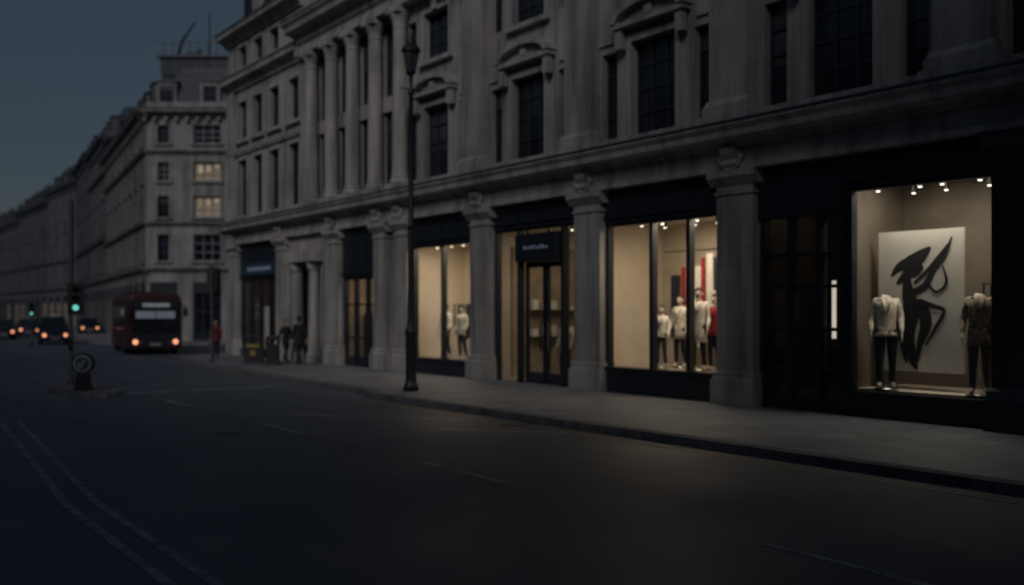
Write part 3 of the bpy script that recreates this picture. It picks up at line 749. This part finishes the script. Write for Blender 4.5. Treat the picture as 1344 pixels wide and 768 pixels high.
# ================================================================= STREET FURNITURE
def street_lamp(x,y):
    e=empty('street_lamp',(x,y,0)); p=MB()
    p.lathe(0,0,[(.19,0),(.19,.12),(.15,.18),(.135,.3),(.13,1.35),(.15,1.42),(.15,1.5),(.1,1.6),(.085,1.75),(.075,4),(.07,4.05),(.09,4.08),(.09,4.14),(.068,4.2),(.056,7.4),(.075,7.44),(.075,7.52),(.045,7.6),(.05,7.9)],'cast_iron',12)
    p.build('post',e,True)
    q=MB()
    q.tube([(-.3,0,7.55),(.3,0,7.55)],.014,'cast_iron',6)
    for s in (-1,1): q.lathe(s*.3,0,[(.0,7.53),(.025,7.55),(.0,7.57)],'cast_iron',8)
    q.lathe(0,0,[(.06,7.9),(.12,7.95),(.13,8.0)],'cast_iron',8)
    q.build('ladder_bar',e)
    l=MB(); l.lathe(0,0,[(.12,8.0),(.21,8.5)],'lantern_glass',6)
    l.build('lantern_glass',e)
    c=MB()
    for j in range(6):
        a=2*math.pi*j/6; c.tube([(.125*math.cos(a),.125*math.sin(a),8.0),(.215*math.cos(a),.215*math.sin(a),8.5)],.012,'cast_iron',5)
    c.lathe(0,0,[(.25,8.5),(.25,8.54),(.2,8.62),(.1,8.72),(.08,8.8),(.05,8.84),(.03,8.95),(.0,9.05)],'cast_iron',12)
    c.build('lantern_cap',e)
street_lamp(12.55,21.75)
def litter_bin(x,y,r=0,w=.36,lab=True):
    e=empty('litter_bin',(x,y,0),r); p=MB()
    p.box(ID,-w,w,-.3,.3,0,.08,'cast_iron'); p.box(ID,-w+.03,w-.03,-.27,.27,.08,.74,'bus_black')
    for s in (-1,1): p.box(ID,s*(w-.04)-.03,s*(w-.04)+.03,-.26,.26,.74,.95,'bus_black')
    p.plate(lambda u,w_,z:(u,w_,z),[(-w,.95),(w,.95),(w*.7,1.07),(-w*.7,1.07)],-.29,.29,'bus_black')
    p.build('body',e,bevel=.02)
    q=MB(); q.box(ID,-w+.12,w-.12,-.285,-.272,.62,.74,'yellow_label' if lab else 'cast_iron'); q.box(ID,-.1,.1,-.285,-.272,.3,.5,'yellow_label' if lab else 'cast_iron'); q.build('label',e)
litter_bin(14.2,place(333,14.2),math.radians(-30)); litter_bin(14.4,place(358,14.4),math.radians(-30),.25,False)
def traffic_light(x,y,hz,top,ft,lit='green',s=1.0,off=0.0):
    e=empty('traffic_light',(x,y,0),ft); p=MB()
    p.lathe(0,0,[(.1,-.12),(.1,.05),(.057,.1),(.057,top),(.0,top+.04)],'cast_iron',10)
    p.tube([(0,0,hz+.2),(off,-.1,hz+.2)],.02,'cast_iron',6); p.tube([(0,0,hz+.7*s),(off,-.1,hz+.7*s)],.02,'cast_iron',6); p.build('pole',e,True)
    h=MB(); h.box(ID,off-.17*s,off+.17*s,-.32,-.07,hz,hz+.95*s,'bus_black'); h.box(ID,off-.27*s,off+.27*s,-.345,-.325,hz-.06,hz+1.0*s,'bus_black')
    for i,c in enumerate(('green_lamp','vehicle_glass','vehicle_glass')):
        z=hz+(.17+.3*i)*s; h.disc((off,-.345,z),(0,-1,0),.1*s,c if lit else 'vehicle_glass',16,.02)
        h.tube([(off-.12*s,-.36,z),(off-.11*s,-.42,z+.07*s),(off,-.45,z+.125*s),(off+.11*s,-.42,z+.07*s),(off+.12*s,-.36,z)],.012,'bus_black',5)
    h.build('signal_head',e)
    b=MB(); b.box(ID,-.06,.06,-.14,-.055,1.0,1.25,'bus_black'); b.build('push_button_box',e)
traffic_light(13.2,place(278,13.2),2.7,3.75,math.radians(150),None)
t28=lambda p,dep:( dep*.5847+(p-672)/1307*dep*.8112, dep*.8112-(p-672)/1307*dep*.5847)
x,y=t28(93,27); traffic_light(x,y,1.95,5.0,math.radians(-25),'green',.8,.2)
x2,y2=t28(41,60); traffic_light(x2,y2,1.7,2.9,math.radians(-10),'green',.8)
isl=MB(); pts=[]
for j in range(20):
    a=2*math.pi*j/20; pts.append((x+.1+.75*math.cos(a), y-1+2.4*math.sin(a)))
isl.prism([(a,b,-.13) for a,b in pts],[(a,b,0.0) for a,b in pts],'kerb_granite'); isl.build('traffic_island')
bx,by=t28(109,25); e=empty('keep_left_bollard',(bx,by,0),math.radians(-25)); b=MB()
b.box(ID,-.2,.2,-.14,.14,0,.12,'bus_black'); b.box(ID,-.17,.17,-.11,.11,.12,.42,'bus_black')
b.disc((0,-.1,.68),(0,1,0),.27,'bus_black',20,.2); b.disc((0,-.104,.68),(0,-1,0),.215,'sign_white',20,.008); b.disc((0,-.114,.68),(0,-1,0),.17,'sign_blue',20,.008)
b.tube([(.08,-.128,.76),(-.08,-.128,.6)],.025,'sign_white',6); b.tube([(-.09,-.128,.72),(-.09,-.128,.59),(.03,-.128,.59)],.02,'sign_white',6)
b.build('shell',e)

# ================================================================= VEHICLES
def wheel(mb,x,y,r,w):
    s=1 if x>0 else -1
    mb.tube([(x-s*w,y,r),(x-s*.02,y,r),(x,y,r)],[r,r,r*.93],'tyre',20); mb.tube([(x,y,r),(x+s*.015,y,r)],[r*.55,r*.5],'chrome',14)
def bus(x,y,rz):
    e=empty('city_bus',(x,y,-.116),rz); W=1.25; L=8.6; H=2.95
    b=MB()
    sec=[(-W,.3),(-W,2.6),(-W+.06,2.8),(-W+.22,H),(W-.22,H),(W-.06,2.8),(W,2.6),(W,.3)]
    def ring(yy,s=1.0,dz=0): return [(px*s,yy,.3+(pz-.3)*s) for px,pz in sec]
    b.rings([ring(.0,.95),ring(.08,.985),ring(.3,1),ring(L-.2,1),ring(L,.96)],'bus_red')
    b.build('body',e)
    g=MB()
    g.box(ID,-1.08,1.08,-.03,.0-.004,1.05,2.2,'vehicle_glass'); g.box(ID,-.02,.02,-.045,-.03,1.05,2.2,'bus_black')
    g.box(ID,-1.08,1.08,-.025,-.003,2.22,2.58,'bus_black')
    g.box(ID,-.6,.65,-.035,-.026,2.3,2.48,'blind_glow')
    g.box(ID,-1.12,1.12,-.02,-.003,.36,1.04,'bus_black')
    for s in (-1,1):
        g.box(ID,s*1.256-.008,s*1.256+.008,.5,L-.5,1.15,2.35,'vehicle_glass')
        for i in range(6): g.box(ID,s*1.27-.01,s*1.27+.01,.5+i*1.5,.58+i*1.5,1.15,2.35,'bus_black')
        g.box(ID,s*1.262-.008,s*1.262+.008,.6,3.2,1.9,2.2,'bus_inside')
    g.box(ID,-.9,.9,-.036,-.031,1.75,2.1,'bus_inside')
    g.build('windows',e)
    l=MB()
    for s in (-1,1):
        l.disc((s*.92,-.022,.62),(0,-1,0),.12,'amber_head',14,.03); l.disc((s*.66,-.022,.6),(0,-1,0),.09,'chrome',12,.02)
        l.tube([(s*1.1,-.05,2.45),(s*1.32,-.28,2.4),(s*1.34,-.3,2.2)],.02,'bus_black',6); l.box(ID,s*1.34-.1,s*1.34+.1,-.33,-.27,1.85,2.25,'bus_black')
        l.box(ID,s*.9-.12,s*.9+.12,L+.0,L+.03,.8,1.1,'red_tail')
    l.tube([(-.55,-.05,1.08),(.0,-.06,1.6)],.012,'bus_black',5); l.tube([(.5,-.05,1.08),(.95,-.06,1.6)],.012,'bus_black',5)
    l.box(ID,-.26,.26,-.04,-.021,.45,.56,'sign_white')
    l.build('lights_and_mirrors',e)
    w=MB()
    for s in (-1,1):
        for yy in (1.9,L-2.0): wheel(w,s*1.26,yy,.48,.3); w.disc((s*1.2,yy,.5),(s,0,0),.58,'bus_black',20,.055)
    w.build('wheels',e); 
    u=MB(); u.box(ID,-1.1,1.1,.15,L-.2,.22,.3,'bus_black'); u.box(ID,-.8,.8,4,7.5,H,H+.16,'bus_red'); u.build('chassis',e)
cx,cy=t28(204,48); bus(cx,cy,math.radians(-9))
def car(x,y,rz,mat,heads='amber_head',taxi=False):
    e=empty('black_cab' if taxi else 'car',(x,y,-.116),rz); hh=1.75 if taxi else 1.46
    def sect(yy,w,z0,z1,in_=.08): return [(-w,yy,z0),(-w,yy,z1-in_),(-w+in_,yy,z1),(w-in_,yy,z1),(w,yy,z1-in_),(w,yy,z0)]
    b=MB(); b.rings([sect(0,.74,.32,.68),sect(.12,.84,.22,.76),sect(.6,.88,.2,.86),(sect(1.2,.88,.2,.95)),sect(3.4,.88,.2,.98),sect(4.1,.86,.22,.95),sect(4.35,.78,.34,.85)],mat); b.build('body',e,True)
    c=MB(); A=[(-.8,1.15,.95),(.8,1.15,.95),(.8,3.95,.97),(-.8,3.95,.97)]; B=[(-.62,1.85,hh-.04),(.62,1.85,hh-.04),(.64,3.3,hh-.06),(-.64,3.3,hh-.06)]
    c.rings([A,B],'vehicle_glass'); c.box(ID,-.6,.6,1.88,3.28,hh-.045,hh,mat)
    for (p,q) in zip(A,B): c.tube([p,q],.035,mat,5)
    if taxi: c.box(ID,-.2,.2,2.0,2.12,hh,hh+.13,'lit_room_dim')
    c.build('cabin',e,bevel=.02)
    l=MB()
    for s in (-1,1):
        l.disc((s*.6,.03,.6),(0,-1,0),.11,heads,12,.04); l.box(ID,s*.66-.1,s*.66+.1,4.33,4.37,.66,.8,'red_tail'); l.box(ID,s*.95-.08,s*.95+.08,1.35,1.45,.95,1.1,mat)
    l.box(ID,-.4,.4,-.02,.02,.42,.58,'chrome'); l.box(ID,-.25,.25,-.035,-.021,.34,.44,'sign_white'); l.build('lights_and_grille',e)
    w=MB()
    for s in (-1,1):
        for yy in (.85,3.45): wheel(w,s*.89,yy,.32,.2)
    w.build('wheels',e)
cx,cy=t28(72,62); car(cx,cy,math.radians(-9),'car_black',taxi=True)
cx,cy=t28(38,80); car(cx,cy,math.radians(-9),'car_grey')
cx,cy=t28(4,72); car(cx,cy,math.radians(-5),'car_black')
cx,cy=t28(118,88); car(cx,cy,math.radians(-9),'car_black')

# ================================================================= LIGHT + SKY
el=35; az=40
v=Vector((math.cos(math.radians(az))*math.cos(math.radians(el)),math.sin(math.radians(az))*math.cos(math.radians(el)),-math.sin(math.radians(el))))
sl=bpy.data.lights.new('sun','SUN'); sl.energy=.78; sl.angle=math.radians(22); sl.color=(1,.94,.90)
so=bpy.data.objects.new('sun',sl); COL.objects.link(so); so.rotation_euler=v.to_track_quat('-Z','Y').to_euler(); so.location=(-20,-20,40)
wd=bpy.data.worlds.new('World'); S.world=wd; wd.use_nodes=True; nt=wd.node_tree
bg=nt.nodes['Background']; sky=nt.nodes.new('ShaderNodeTexSky'); sky.sky_type='NISHITA'; sky.sun_disc=False
sky.sun_elevation=math.radians(el); sky.sun_rotation=math.atan2(-v.x,-v.y)%(2*math.pi)
sky.dust_density=.4; sky.air_density=1.3; sky.ozone_density=3
mxs=nt.nodes.new('ShaderNodeMix'); mxs.data_type='RGBA'; mxs.inputs[0].default_value=.74   # thin even cloud veil
mxs.inputs[7].default_value=(1.15,1.62,2.3,1)
nt.links.new(sky.outputs[0],mxs.inputs[6]); nt.links.new(mxs.outputs[2],bg.inputs[0]); bg.inputs[1].default_value=.0215

# ================================================================= CAMERA
cam=bpy.data.cameras.new('camera'); co=bpy.data.objects.new('camera',cam); COL.objects.link(co); S.camera=co
co.location=(0,0,2.0); co.rotation_euler=(math.radians(90),0,math.radians(-35.78))
cam.lens=35; cam.sensor_width=36; cam.shift_y=24/1344; cam.clip_end=3000
cam.dof.use_dof=True; cam.dof.focus_distance=10.5; cam.dof.aperture_fstop=.65
S.view_settings.view_transform='Standard'; S.view_settings.look='None'; S.view_settings.exposure=0
